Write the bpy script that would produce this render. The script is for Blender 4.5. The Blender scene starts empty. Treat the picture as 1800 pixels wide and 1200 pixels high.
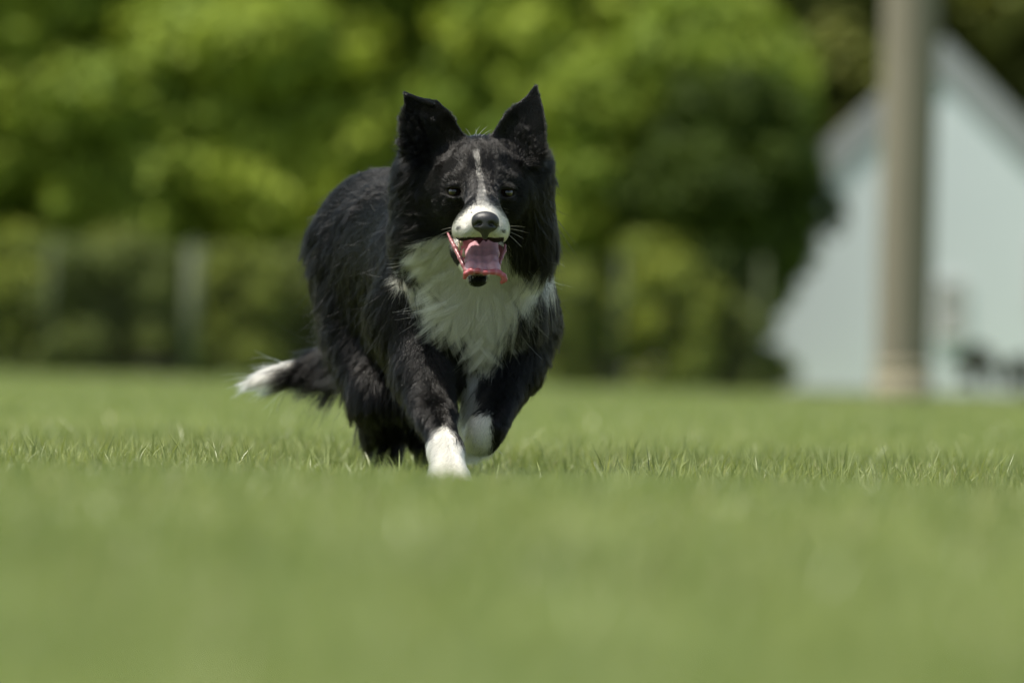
import bpy, math, os
import numpy as np
from mathutils import Vector, Matrix, kdtree

# ------------------------------------------------------------------ camera, sky, sun, exposure
sc = bpy.context.scene
COL = sc.collection
LENS, FPX = 200.0, 10000.0            # 200 mm lens; focal length in pixels of the 1800 px wide photograph
H_CAM, ROLL, PITCH = 0.194, math.radians(1.4), 60.0 / FPX
FOCUS = 9.43
fwd = Vector((0, math.cos(PITCH), math.sin(PITCH))).normalized()
rgt = Vector((math.cos(ROLL), 0, math.sin(ROLL))); rgt = (rgt - fwd * rgt.dot(fwd)).normalized()
upv = rgt.cross(fwd).normalized()
cam_data = bpy.data.cameras.new('camera')
cam = bpy.data.objects.new('camera', cam_data); COL.objects.link(cam)
cam_data.sensor_width = 36.0; cam_data.lens = LENS
cam_data.clip_start = 0.1; cam_data.clip_end = 3000
cam.matrix_world = Matrix(((rgt.x, upv.x, -fwd.x, 0), (rgt.y, upv.y, -fwd.y, 0), (rgt.z, upv.z, -fwd.z, H_CAM), (0, 0, 0, 1)))
cam_data.dof.use_dof = True
cam_data.dof.focus_distance = FOCUS
cam_data.dof.aperture_fstop = 3.3
sc.camera = cam

SUN_EL, SUN_AZ = math.radians(68), math.radians(-112)   # azimuth clockwise from +Y: behind the camera, to its left
world = bpy.data.worlds.new('World'); sc.world = world
world.use_nodes = True
wn = world.node_tree.nodes; wn.clear()
sky = wn.new('ShaderNodeTexSky'); sky.sky_type = 'NISHITA'; sky.sun_disc = False
sky.sun_elevation = SUN_EL; sky.sun_rotation = SUN_AZ
sky.air_density = 1.0; sky.dust_density = 1.6; sky.ozone_density = 0.6
bg = wn.new('ShaderNodeBackground'); bg.inputs['Strength'].default_value = 0.135
wo = wn.new('ShaderNodeOutputWorld')
tint = wn.new('ShaderNodeMix'); tint.data_type = 'RGBA'; tint.blend_type = 'MULTIPLY'; tint.inputs[0].default_value = 1
tint.inputs[7].default_value = (1.0, 0.95, 0.80, 1)
world.node_tree.links.new(sky.outputs[0], tint.inputs[6]); world.node_tree.links.new(tint.outputs[2], bg.inputs[0]); world.node_tree.links.new(bg.outputs[0], wo.inputs[0])
sun_data = bpy.data.lights.new('sun', 'SUN'); sun_data.energy = 4.6; sun_data.angle = math.radians(0.53)
sun_data.color = (1.0, 0.955, 0.86)
sun = bpy.data.objects.new('sun', sun_data); COL.objects.link(sun)
sdir = Vector((math.sin(SUN_AZ) * math.cos(SUN_EL), math.cos(SUN_AZ) * math.cos(SUN_EL), math.sin(SUN_EL)))
sun.rotation_euler = sdir.to_track_quat('Z', 'Y').to_euler()
sun.location = (-20, -20, 40)

sc.view_settings.view_transform = 'Standard'; sc.view_settings.look = 'None'
sc.view_settings.gamma = 1.0; sc.view_settings.exposure = 0.8; sc.view_settings.use_curve_mapping = False
sc.render.engine = 'CYCLES'
sc.cycles.use_denoising = True
sc.cycles.max_bounces = 8; sc.cycles.diffuse_bounces = 4; sc.cycles.glossy_bounces = 3
sc.cycles.transmission_bounces = 5; sc.cycles.transparent_max_bounces = 6
sc.cycles.sample_clamp_indirect = 6.0
sc.cycles_curves.shape = 'RIBBONS'; sc.cycles_curves.subdivisions = 2

F = np.array(fwd); R = np.array(rgt); U = np.array(upv); C0 = np.array([0, 0, H_CAM])
def P(px, py, d):
    return C0 + F * d + R * (px - 900) / FPX * d + U * (600 - py) / FPX * d
def proj(p):
    q = p - C0
    d = q @ F
    return 900 + (q @ R) / d * FPX, 600 - (q @ U) / d * FPX, d
rng = np.random.default_rng(11)

# ------------------------------------------------------------------ helpers
def mesh_np(name, v, quads=None, tris=None, cols=None, smooth=True, colname='tint'):
    me = bpy.data.meshes.new(name)
    v = np.ascontiguousarray(v, dtype=np.float32)
    nq = 0 if quads is None else len(quads); nt = 0 if tris is None else len(tris)
    loops = []
    if nq: loops.append(np.asarray(quads, dtype=np.int32).ravel())
    if nt: loops.append(np.asarray(tris, dtype=np.int32).ravel())
    loops = np.concatenate(loops)
    starts = np.concatenate([np.arange(nq) * 4, nq * 4 + np.arange(nt) * 3]).astype(np.int32)
    me.vertices.add(len(v)); me.vertices.foreach_set('co', v.ravel())
    me.loops.add(len(loops)); me.loops.foreach_set('vertex_index', loops)
    me.polygons.add(nq + nt); me.polygons.foreach_set('loop_start', starts)
    me.polygons.foreach_set('use_smooth', np.full(nq + nt, bool(smooth)))
    if cols is not None:
        a = me.attributes.new(colname, 'FLOAT_COLOR', 'POINT')
        c = np.ones((len(v), 4), dtype=np.float32); c[:, :3] = cols
        a.data.foreach_set('color', c.ravel())
    me.update(calc_edges=True)
    return me

def link(name, me, mat=None, parent=None):
    o = bpy.data.objects.new(name, me); COL.objects.link(o)
    if mat is not None and not me.materials: me.materials.append(mat)
    if parent is not None:
        o.parent = parent
        o.matrix_parent_inverse = Matrix.Translation(-Vector(parent.location)) if parent.type != 'EMPTY_' else Matrix()
    return o

def tag(o, label=None, cat=None, group=None, kind=None):
    if label: o['label'] = label
    if cat: o['category'] = cat
    if group: o['group'] = group
    if kind: o['kind'] = kind
    return o

def empty(name, loc):
    o = bpy.data.objects.new(name, None); COL.objects.link(o); o.location = loc
    o.empty_display_size = 0.2
    return o

class MB:
    def __init__(s): s.v = []; s.q = []; s.t = []
    def box(s, x0, x1, y0, y1, z0, z1):
        n = len(s.v)
        s.v += [(x0, y0, z0), (x1, y0, z0), (x1, y1, z0), (x0, y1, z0), (x0, y0, z1), (x1, y0, z1), (x1, y1, z1), (x0, y1, z1)]
        s.q += [tuple(n + k for k in f) for f in ((0, 3, 2, 1), (4, 5, 6, 7), (0, 1, 5, 4), (1, 2, 6, 5), (2, 3, 7, 6), (3, 0, 4, 7))]
        return s
    def prism(s, pts, y0, y1):              # polygon in x,z extruded along y
        n = len(s.v); k = len(pts)
        s.v += [(x, y0, z) for x, z in pts] + [(x, y1, z) for x, z in pts]
        for i in range(k):
            j = (i + 1) % k
            s.q.append((n + i, n + j, n + k + j, n + k + i))
        if k == 4:
            s.q += [(n + 3, n + 2, n + 1, n), (n + 4, n + 5, n + 6, n + 7)]
        else:
            for i in range(1, k - 1):
                s.t += [(n, n + i + 1, n + i), (n + k, n + k + i, n + k + i + 1)]
        return s
    def tube(s, a, b, ra, rb=None, seg=8, cap=True):
        rb = ra if rb is None else rb
        a = np.array(a, float); b = np.array(b, float); ax = b - a; ax /= np.linalg.norm(ax)
        h = np.array([0, 0, 1.0]) if abs(ax[2]) < .9 else np.array([1.0, 0, 0])
        e1 = np.cross(ax, h); e1 /= np.linalg.norm(e1); e2 = np.cross(ax, e1)
        n = len(s.v)
        for c, r in ((a, ra), (b, rb)):
            for i in range(seg):
                t = 2 * math.pi * i / seg
                s.v.append(tuple(c + r * (math.cos(t) * e1 + math.sin(t) * e2)))
        for i in range(seg):
            j = (i + 1) % seg
            s.q.append((n + i, n + seg + i, n + seg + j, n + j))
        if cap:
            for i in range(1, seg - 1):
                s.t += [(n, n + i, n + i + 1), (n + seg, n + seg + i + 1, n + seg + i)]
        return s
    def build(s, name, mat, parent=None, smooth=False):
        me = mesh_np(name, np.array(s.v), np.array(s.q) if s.q else None, np.array(s.t) if s.t else None, smooth=smooth)
        return link(name, me, mat, parent)

def new_mat(name):
    m = bpy.data.materials.new(name); m.use_nodes = True
    nt = m.node_tree; b = nt.nodes['Principled BSDF']
    return m, nt, b

def noise_mat(name, c1, c2, scale=5.0, rough=0.8, bump=0.0, detail=6.0, stretch=(1, 1, 1), spec=0.3):
    m, nt, b = new_mat(name)
    tc = nt.nodes.new('ShaderNodeTexCoord'); mp = nt.nodes.new('ShaderNodeMapping')
    mp.inputs['Scale'].default_value = stretch
    nz = nt.nodes.new('ShaderNodeTexNoise'); nz.inputs['Scale'].default_value = scale; nz.inputs['Detail'].default_value = detail
    rp = nt.nodes.new('ShaderNodeValToRGB')
    rp.color_ramp.elements[0].position = .35; rp.color_ramp.elements[0].color = (*c1, 1)
    rp.color_ramp.elements[1].position = .65; rp.color_ramp.elements[1].color = (*c2, 1)
    L = nt.links.new
    L(tc.outputs['Object'], mp.inputs[0]); L(mp.outputs[0], nz.inputs['Vector']); L(nz.outputs['Fac'], rp.inputs[0])
    L(rp.outputs[0], b.inputs['Base Color'])
    b.inputs['Roughness'].default_value = rough; b.inputs['Specular IOR Level'].default_value = spec
    if bump:
        bp = nt.nodes.new('ShaderNodeBump'); bp.inputs['Strength'].default_value = bump
        L(nz.outputs['Fac'], bp.inputs['Height']); L(bp.outputs[0], b.inputs['Normal'])
    return m

def leaf_mat(name, trans=0.35, rough=0.5, attr='tint', spec=0.3):
    m, nt, b = new_mat(name)
    at = nt.nodes.new('ShaderNodeAttribute'); at.attribute_name = attr
    tr = nt.nodes.new('ShaderNodeBsdfTranslucent'); mx = nt.nodes.new('ShaderNodeMixShader')
    out = nt.nodes['Material Output']; L = nt.links.new
    hs = nt.nodes.new('ShaderNodeMix'); hs.data_type = 'RGBA'; hs.blend_type = 'MULTIPLY'; hs.inputs[0].default_value = 1
    hs.inputs[7].default_value = (1.12, 1.1, .6, 1)
    L(at.outputs['Color'], b.inputs['Base Color']); L(at.outputs['Color'], hs.inputs[6]); L(hs.outputs[2], tr.inputs['Color'])
    b.inputs['Roughness'].default_value = rough; b.inputs['Specular IOR Level'].default_value = spec
    mx.inputs[0].default_value = trans
    L(b.outputs[0], mx.inputs[1]); L(tr.outputs[0], mx.inputs[2]); L(mx.outputs[0], out.inputs['Surface'])
    return m

def smooth01(t):
    t = np.clip(t, 0, 1); return t * t * (3 - 2 * t)

# ------------------------------------------------------------------ ground
def ground_z(x, y):
    x = np.asarray(x, float); y = np.asarray(y, float)
    z = 0.057 * smooth01((8.9 - y) / 2.9)
    z = z + 0.006 * np.sin(x * 2.3 + 1.0) * np.cos(y * 1.1) * smooth01(np.abs(y - 9.5) / 1.5)
    z = z + 0.020 * np.sin(x * .21 + .4) * np.sin(y * .13) * smooth01((y - 14) / 20)
    return z

def build_ground():
    ys = np.concatenate([[-300, -60, -10, -2], np.arange(0, 16, .25), np.arange(16, 40, 1.0), np.arange(40, 160, 5.0), [180, 260, 500, 900, 1500]])
    xs = np.concatenate([[-900, -300, -120, -60], np.arange(-30, -5, 1.5), np.arange(-5, 5.01, .25), np.arange(6.5, 30, 1.5), [60, 120, 300, 900]])
    X, Y = np.meshgrid(xs, ys)
    v = np.stack([X.ravel(), Y.ravel(), ground_z(X, Y).ravel()], 1)
    nx, ny = len(xs), len(ys)
    i = (np.arange(ny - 1)[:, None] * nx + np.arange(nx - 1)[None, :]).ravel()
    q = np.stack([i, i + 1, i + 1 + nx, i + nx], 1)
    m = noise_mat('turf_soil', (.085, .125, .035), (.13, .175, .055), scale=.8, rough=1.0, detail=10, spec=.1)
    o = link('ground', mesh_np('ground', v, q), m)
    tag(o, kind='structure')
build_ground()

# ------------------------------------------------------------------ grass
PAW = P(790, 855, 9.40)
def vnoise(x, y, s, seed):
    r = np.random.default_rng(seed).random((64, 64))
    u = x * s + 1000; w = y * s + 1000
    i = np.floor(u).astype(int); j = np.floor(w).astype(int); fu = smooth01(u - i); fw = smooth01(w - j)
    a = r[i % 64, j % 64]; b = r[(i + 1) % 64, j % 64]; c = r[i % 64, (j + 1) % 64]; d = r[(i + 1) % 64, (j + 1) % 64]
    return (a * (1 - fu) + b * fu) * (1 - fw) + (c * (1 - fu) + d * fu) * fw

def blades(n, d0, d1, hw, height, width, segs, lean=.45, tall=.04):
    # positions spread evenly over a wedge that opens away from the camera
    a, b = hw
    y = rng.random(n * 2) * (d1 - d0) + d0
    keep = rng.random(n * 2) < (a + b * y) / (a + b * d1)
    y = y[keep][:n]; n = len(y)
    x = (rng.random(n) * 2 - 1) * (a + b * y)
    clump = vnoise(x, y, 9, 1) * .6 + vnoise(x, y, 2.2, 2) * .4
    h = height * (.55 + .9 * rng.random(n)) * (.62 + .75 * clump)
    tl = rng.random(n) < tall
    h[tl] *= 1.5
    dx = x - PAW[0]; dy = y - PAW[1]
    front = (np.abs(dx) < .055) & (dy > -.75) & (dy < .03)
    h[front] *= .42
    near = ((x + .14) / .30) ** 2 + ((y - 9.85) / .75) ** 2 < 1
    h[near & ~front] *= .55
    under = (dx ** 2 + dy ** 2) < .034 ** 2
    w = width * (.6 + .8 * rng.random(n))
    th = rng.random(n) * 2 * math.pi                 # blade facing
    la = rng.random(n) * 2 * math.pi; lm = np.abs(rng.normal(0, lean, n)) + .08
    lx, ly = np.cos(la) * lm, np.sin(la) * lm
    z0 = ground_z(x, y)
    K = segs + 1
    ts = np.linspace(0, 1, K)
    nv = 2 * segs + 1
    V = np.empty((n, nv, 3), np.float32); Cc = np.empty((n, nv, 3), np.float32)
    g = vnoise(x, y, 1.6, 3) * .35 + vnoise(x, y, .45, 9) * .3 + rng.random(n) * .35
    base = np.array([.110, .160, .045]); hi = np.array([.345, .375, .150]); dry = np.array([.42, .40, .22])
    col = base + (hi - base) * g[:, None]
    dm = (rng.random(n) < .07) & ~tl
    col[dm] = dry * (.6 + .5 * rng.random(dm.sum()))[:, None]
    for k, t in enumerate(ts):
        cx = x + lx * h * t * t; cy = y + ly * h * t * t; cz = z0 + h * (t - .22 * lm * t * t) - .003
        ww = w * .5 * (1 - t ** 1.8)
        shade = (.82 + .25 * t)
        if k < segs:
            V[:, 2 * k] = np.stack([cx - np.cos(th) * ww, cy - np.sin(th) * ww, cz], 1)
            V[:, 2 * k + 1] = np.stack([cx + np.cos(th) * ww, cy + np.sin(th) * ww, cz], 1)
            Cc[:, 2 * k] = Cc[:, 2 * k + 1] = col
        else:
            V[:, 2 * k] = np.stack([cx, cy, cz], 1); Cc[:, 2 * k] = col * 1.1
    ok = ~under
    V = V[ok]; Cc = Cc[ok]; n = len(V)
    off = (np.arange(n) * nv)[:, None]
    quads = np.concatenate([off + np.array([2 * k, 2 * k + 1, 2 * k + 3, 2 * k + 2]) for k in range(segs - 1)]) if segs > 1 else np.zeros((0, 4), int)
    tris = off + np.array([2 * segs - 2, 2 * segs - 1, 2 * segs])
    return V.reshape(-1, 3), quads, tris, Cc.reshape(-1, 3)

def build_grass():
    zones = [blades(38000, 1.4, 4.0, (1.3, .12), .030, .0034, 2, tall=.0),
             blades(90000, 4.0, 8.3, (1.3, .115), .029, .0034, 2, tall=.0),
             blades(215000, 8.3, 12.0, (1.25, .115), .043, .0038, 3, lean=.34, tall=.10),
             blades(90000, 12.0, 18.0, (1.6, .115), .034, .0042, 2),
             blades(130000, 18.0, 45.0, (3.0, .13), .034, .012, 1),
             blades(170000, 45.0, 104.0, (5.0, .13), .036, .03, 1)]
    vs, qs, ts, cs = [], [], [], []; n = 0
    for v, q, t, c in zones:
        vs.append(v); cs.append(c); qs.append(q + n); ts.append(t + n); n += len(v)
    me = mesh_np('grass', np.concatenate(vs), np.concatenate(qs), np.concatenate(ts), np.concatenate(cs))
    o = link('grass', me, leaf_mat('grass_blade', .38, .36, spec=.42))
    tag(o, 'short mown green grass covering the whole field', 'grass', kind='stuff')
build_grass()

# ------------------------------------------------------------------ trees and shrubs
LEAF = leaf_mat('tree_leaf', .35, .6, spec=.15)
BARK = noise_mat('bark', (.06, .05, .035), (.15, .125, .09), scale=6, rough=.95, bump=.4, stretch=(1, 1, .25))

def foliage_mesh(name, blobs, per_area, leaf, col_lo, col_hi, seed):
    r = np.random.default_rng(seed)
    V, Cc = [], []
    for (c, rad) in blobs:
        n = int(per_area * rad * rad)
        d = r.normal(size=(n, 3)); d /= np.linalg.norm(d, axis=1)[:, None]
        rr = rad * (.55 + .5 * r.random(n) ** .6)
        bump = 1 + .18 * np.sin(d[:, 0] * 5 + c[0] * 7) * np.cos(d[:, 2] * 4 + c[1] * 5)
        p = np.array(c) + d * (rr * bump)[:, None] * np.array([1, 1, .8])
        nrm = d * .7 + r.normal(size=(n, 3)) * .55 + np.array([0, 0, .35]); nrm /= np.linalg.norm(nrm, axis=1)[:, None]
        t1 = np.cross(nrm, r.normal(size=(n, 3))); t1 /= np.linalg.norm(t1, axis=1)[:, None]
        t2 = np.cross(nrm, t1)
        s = leaf * (.6 + .8 * r.random(n))[:, None]
        q = np.stack([p - t1 * s, p - t2 * s * .55 - nrm * s * .15, p + t1 * s, p + t2 * s * .55 - nrm * s * .15], 1)
        V.append(q.reshape(-1, 3))
        f = np.clip(.5 + r.normal(0, .25) + r.normal(0, .18, n), 0, 1)[:, None]
        Cc.append(np.repeat(np.array(col_lo) * (1 - f) + np.array(col_hi) * f, 4, axis=0))
    V = np.concatenate(V); Cc = np.concatenate(Cc); n = len(V) // 4
    me = mesh_np(name, V, np.arange(n * 4).reshape(n, 4), None, Cc, smooth=False)
    me.materials.append(LEAF)
    return me

def branch_mesh(name, h, r0, r, limbs):
    m = MB(); p = np.array([0, 0, -.1]); k = 6
    pts = [p]
    for i in range(k):
        p = p + np.array([r.normal(0, .09) * h / 8, r.normal(0, .09) * h / 8, (h + .1) / k]); pts.append(p)
    for i in range(k):
        m.tube(pts[i], pts[i + 1], r0 * (1.15 - i / k * .8) * (1.25 if i == 0 else 1), r0 * (1.15 - (i + 1) / k * .8), 9, cap=i in (0, k - 1))
    for (bc, br) in limbs:
        j = int(np.clip(np.argmin([abs(q[2] - bc[2] * .7) for q in pts]), 1, k - 1))
        a = pts[j]; b = np.array(bc); mid = (a + b) / 2 + np.array([0, 0, -.15])
        m.tube(a, mid, r0 * .35, r0 * .2, 6, cap=False); m.tube(mid, b, r0 * .2, r0 * .05, 6, cap=False)
    me = mesh_np(name, np.array(m.v), np.array(m.q), np.array(m.t) if m.t else None)
    me.materials.append(BARK)
    return me

def make_tree(seed, h, w, z_low, nb, blob, col_lo, col_hi, leaf=.15, dens=620, trunk_r=.2, dome=1.0):
    r = np.random.default_rng(seed)
    blobs = []
    cz = (h + z_low) / 2; rz = (h - z_low) / 2
    for i in range(nb):
        d = r.normal(size=3); d /= np.linalg.norm(d)
        k = r.random() ** .35
        c = np.array([d[0] * w * k, d[1] * w * .8 * k, cz + d[2] * rz * k * dome])
        blobs.append((tuple(c), blob * (.55 + .8 * r.random())))
    crown = foliage_mesh('crown', blobs, dens, leaf, col_lo, col_hi, seed + 5)
    trunk = branch_mesh('trunk', h * .8, trunk_r, r, [b for b in blobs[::4]])
    return crown, trunk

def put_tree(name, meshes, x, y, rot, scale, label, cat, group):
    t = empty(name, (x, y, float(ground_z(x, y))))
    t.rotation_euler = (0, 0, rot); t.scale = (scale,) * 3
    for nm, me in zip(('crown', 'trunk'), meshes):
        o = bpy.data.objects.new(nm, me); COL.objects.link(o); o.parent = t
    tag(t, label, cat, group)
    return t

GLO, GHI = (.14, .205, .028), (.32, .385, .05)
tA = make_tree(1, 9.6, 3.1, 1.0, 120, .95, GLO, GHI)
tB = make_tree(2, 9.0, 3.3, .9, 110, 1.0, GLO, GHI)
tC = make_tree(3, 8.6, 2.7, 1.1, 100, .9, (.13, .195, .028), (.30, .365, .048))
tDark = make_tree(4, 11.0, 3.8, 1.0, 120, 1.2, (.10, .15, .028), (.22, .275, .05), dens=420, leaf=.19)
def X(px, d): return (px - 900) / FPX * d
TG = 'trees in a row beyond the fence'
for (mm, px, d, rot, s, lb) in [
    (tA, -900, 104, 2.4, 1.0, 'outermost green tree far beyond the left edge of the photo'),
    (tC, -580, 103, 5.1, 1.05, 'green tree between the outermost tree and the left edge of the photo'),
    (tB, -260, 104, .4, 1.0, 'leafy green tree beyond the far left end of the fence'),
    (tA, 60, 104.5, 1.9, 1.0, 'leafy green tree at the left edge of the photo behind the fence'),
    (tC, 300, 103.5, 3.2, 1.05, 'yellow green tree behind the thick fence post left of the dog tail'),
    (tB, 560, 104, 4.4, 1.0, 'sunlit green tree rising beyond the fence behind the dog back and left ear'),
    (tA, 850, 104, .2, 1.02, 'green tree directly behind the ears of the running dog'),
    (tC, 1050, 101.5, 5.3, .97, 'green tree just right of the dog head with bright top'),
    ]:
    put_tree('broadleaf_tree', mm, X(px, d), d, rot, s, lb, 'tree', TG)
tBig = make_tree(8, 7.4, 2.0, 3.9, 70, .8, GLO, GHI, dens=650)
tShadeCol = make_tree(9, 5.5, 1.7, 1.3, 120, .55, (.03, .05, .008), (.085, .125, .016), dens=900, leaf=.11)  # added tree: dark leaf colours stand in for shade below the bright crown
put_tree('shade_coloured_tree', tShadeCol, X(1278, 98.9), 98.9, 1.0, 1.0, 'added dense tree coloured dark as shade in front of the left end of the pale house', 'tree', TG)
put_tree('broadleaf_tree', tBig, X(1185, 103.4), 103.4, .6, .97, 'bright topped tree rising above the dense shade-coloured tree beside the pale house', 'tree', TG)
for (px, d, rot, s, lb) in [
    (-90, 114, 0, 1.0, 'dark tree in the rear row at the far left'),
    (200, 112, 1.0, 1.05, 'dark tree in the rear row behind the yellow green tree'),
    (480, 115, 2.2, 1.0, 'dark tree in the rear row left of the dog'),
    (760, 113, 3.1, 1.08, 'dark tree in the rear row behind the dog'),
    (1040, 112, 4.0, 1.0, 'dark tree in the rear row right of the dog head'),
    (1080, 122, 5.0, .98, 'dark rear tree standing behind the bright topped tree right of the dog head')]:
    put_tree('shade_tree', tDark, X(px, d), d, rot, s, lb, 'tree', 'dark trees of the rear row')
tOl = make_tree(6, 12.5, 4.0, 2.0, 120, 1.25, (.12, .14, .035), (.24, .255, .06), dens=360, leaf=.2)
for (px, d, rot, s, lb) in [
    (1470, 126, 0, 1.0, 'olive green tree showing between the broad tree and the pole'),
    (1760, 130, 1.6, 1.1, 'olive green tree rising behind the grey roof of the pale house'),
    (2120, 128, 2.9, 1.0, 'olive green tree beyond the right end of the pale house')]:
    put_tree('olive_green_tree', tOl, X(px, d), d, rot, s, lb, 'tree', 'trees behind the pale house')

def make_shrub(seed, h, w, lo, hi):
    r = np.random.default_rng(seed); blobs = []
    for i in range(44):
        a = r.random() * 6.28; k = r.random() ** .5
        z = .15 + r.random() * (h - .4); ww = w * (1 - .45 * (z / h) ** 2)
        blobs.append(((math.cos(a) * k * ww, math.sin(a) * k * ww * .7, z), .34 * (.7 + .7 * r.random())))
    return foliage_mesh('crown', blobs, 1500, .085, lo, hi, seed), branch_mesh('stem', h * .7, .05, r, blobs[::3])
sA = make_shrub(21, 2.8, 1.3, (.13, .17, .03), (.28, .32, .05))
sB = make_shrub(22, 2.5, 1.45, (.085, .115, .03), (.17, .20, .05))
sC = make_shrub(23, 3.0, 1.25, (.11, .145, .028), (.23, .265, .05))
for (mm, px, rot, s, lb) in [
    (sC, -150, 0, 1.0, 'shrub behind the fence beyond the left edge'),
    (sA, 20, 0, .95, 'light green shrub behind the fence at the left edge'),
    (sB, 200, 1, 1.05, 'dark shrub behind the fence left of the thick post'),
    (sC, 420, 2, .8, 'green shrub behind the fence just right of the thick post'),
    (sB, 560, 3, 1.0, 'dark shrub behind the fence above the dog tail'),
    (sA, 760, 4, .8, 'shrub hidden mostly behind the running dog'),
    (sC, 980, 5, .75, 'shrub behind the fence touching the dog right shoulder outline'),
    (sA, 1180, 1.4, 1.0, 'bright green rounded shrub behind the fence right of the dog'),
    (sB, 1285, 2.6, .85, 'dark low shrub behind the fence next to the pale house')]:
    d = 98.0 + .5 * math.sin(px)
    t = put_tree('shrub', mm, X(px, d), d, rot, s, lb, 'shrub', 'shrubs behind the fence')
    for ch in t.children:
        if ch.name.startswith('trunk'): ch.name = 'stem'

# ------------------------------------------------------------------ chain link fence
GALV = noise_mat('galvanised_steel', (.045, .055, .028), (.07, .085, .042), scale=20, rough=.85, spec=.15)
POSTM = noise_mat('weathered_post', (.062, .075, .040), (.088, .102, .058), scale=8, rough=.85, stretch=(1, 1, .2))
FD = 96.0
def build_fence():
    x1 = X(1338, FD); step = 2.4; nP = 9; x0 = x1 - step * nP; H = 2.2
    t = empty('chain_link_fence', (x0, FD, 0))
    tag(t, 'tall grey chain link fence with round posts along the far edge of the field', 'fence')
    m = MB()
    L = x1 - x0; s = .09
    for k in np.arange(-H, L, s):
        for sg in (1, -1):
            xa, xb, za, zb = k, k + H, .05, H
            if sg < 0: za, zb = zb, za
            if xa < 0: f = -xa / H; za = za + (zb - za) * f; xa = 0
            if xb > L: f = (L - xa) / (xb - xa); zb = za + (zb - za) * f; xb = L
            if xb - xa < .02: continue
            m.tube((x0 + xa, FD + .004 * sg, za), (x0 + xb, FD + .004 * sg, zb), .0019, .0019, 3, cap=False)
    m.build('wire_mesh', GALV, t)
    MB().tube((x0, FD - .03, H), (x1, FD - .03, H), .016, .016, 10).build('top_rail', GALV, t, True)
    MB().tube((x0, FD - .03, .12), (x1, FD - .03, .12), .012, .012, 6).build('bottom_rail', GALV, t, True)
    for i in range(nP + 1):
        x = x0 + i * step
        thick = (i == nP - 4)
        r = .13 if thick else .055
        p = MB().tube((x, FD - .07 - r, -.1), (x, FD - .07 - r, H + .06), r, r, 14)
        p.tube((x, FD - .07 - r, H + .06), (x, FD - .07 - r, H + .12), r * 1.1, r * .3, 14)
        o = p.build('post', POSTM if thick else GALV, t, True)
        if thick: o['label'] = 'thick weathered post'
build_fence()

# ------------------------------------------------------------------ pale house
SID = None
def siding_mat():
    m, nt, b = new_mat('pale_siding'); L = nt.links.new
    tc = nt.nodes.new('ShaderNodeTexCoord'); sp = nt.nodes.new('ShaderNodeSeparateXYZ')
    mt = nt.nodes.new('ShaderNodeMath'); mt.operation = 'MULTIPLY'; mt.inputs[1].default_value = 1 / .16
    fr = nt.nodes.new('ShaderNodeMath'); fr.operation = 'FRACT'
    bp = nt.nodes.new('ShaderNodeBump'); bp.inputs['Strength'].default_value = .12; bp.inputs['Distance'].default_value = .004
    nz = nt.nodes.new('ShaderNodeTexNoise'); nz.inputs['Scale'].default_value = .9; nz.inputs['Detail'].default_value = 8
    rp = nt.nodes.new('ShaderNodeValToRGB')
    rp.color_ramp.elements[0].color = (.61, .655, .68, 1); rp.color_ramp.elements[1].color = (.66, .70, .72, 1)
    L(tc.outputs['Object'], sp.inputs[0]); L(sp.outputs['Z'], mt.inputs[0]); L(mt.outputs[0], fr.inputs[0])
    L(fr.outputs[0], bp.inputs['Height']); L(bp.outputs[0], b.inputs['Normal'])
    L(tc.outputs['Object'], nz.inputs['Vector']); L(nz.outputs['Fac'], rp.inputs[0]); L(rp.outputs[0], b.inputs['Base Color'])
    b.inputs['Roughness'].default_value = .7
    return m
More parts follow.
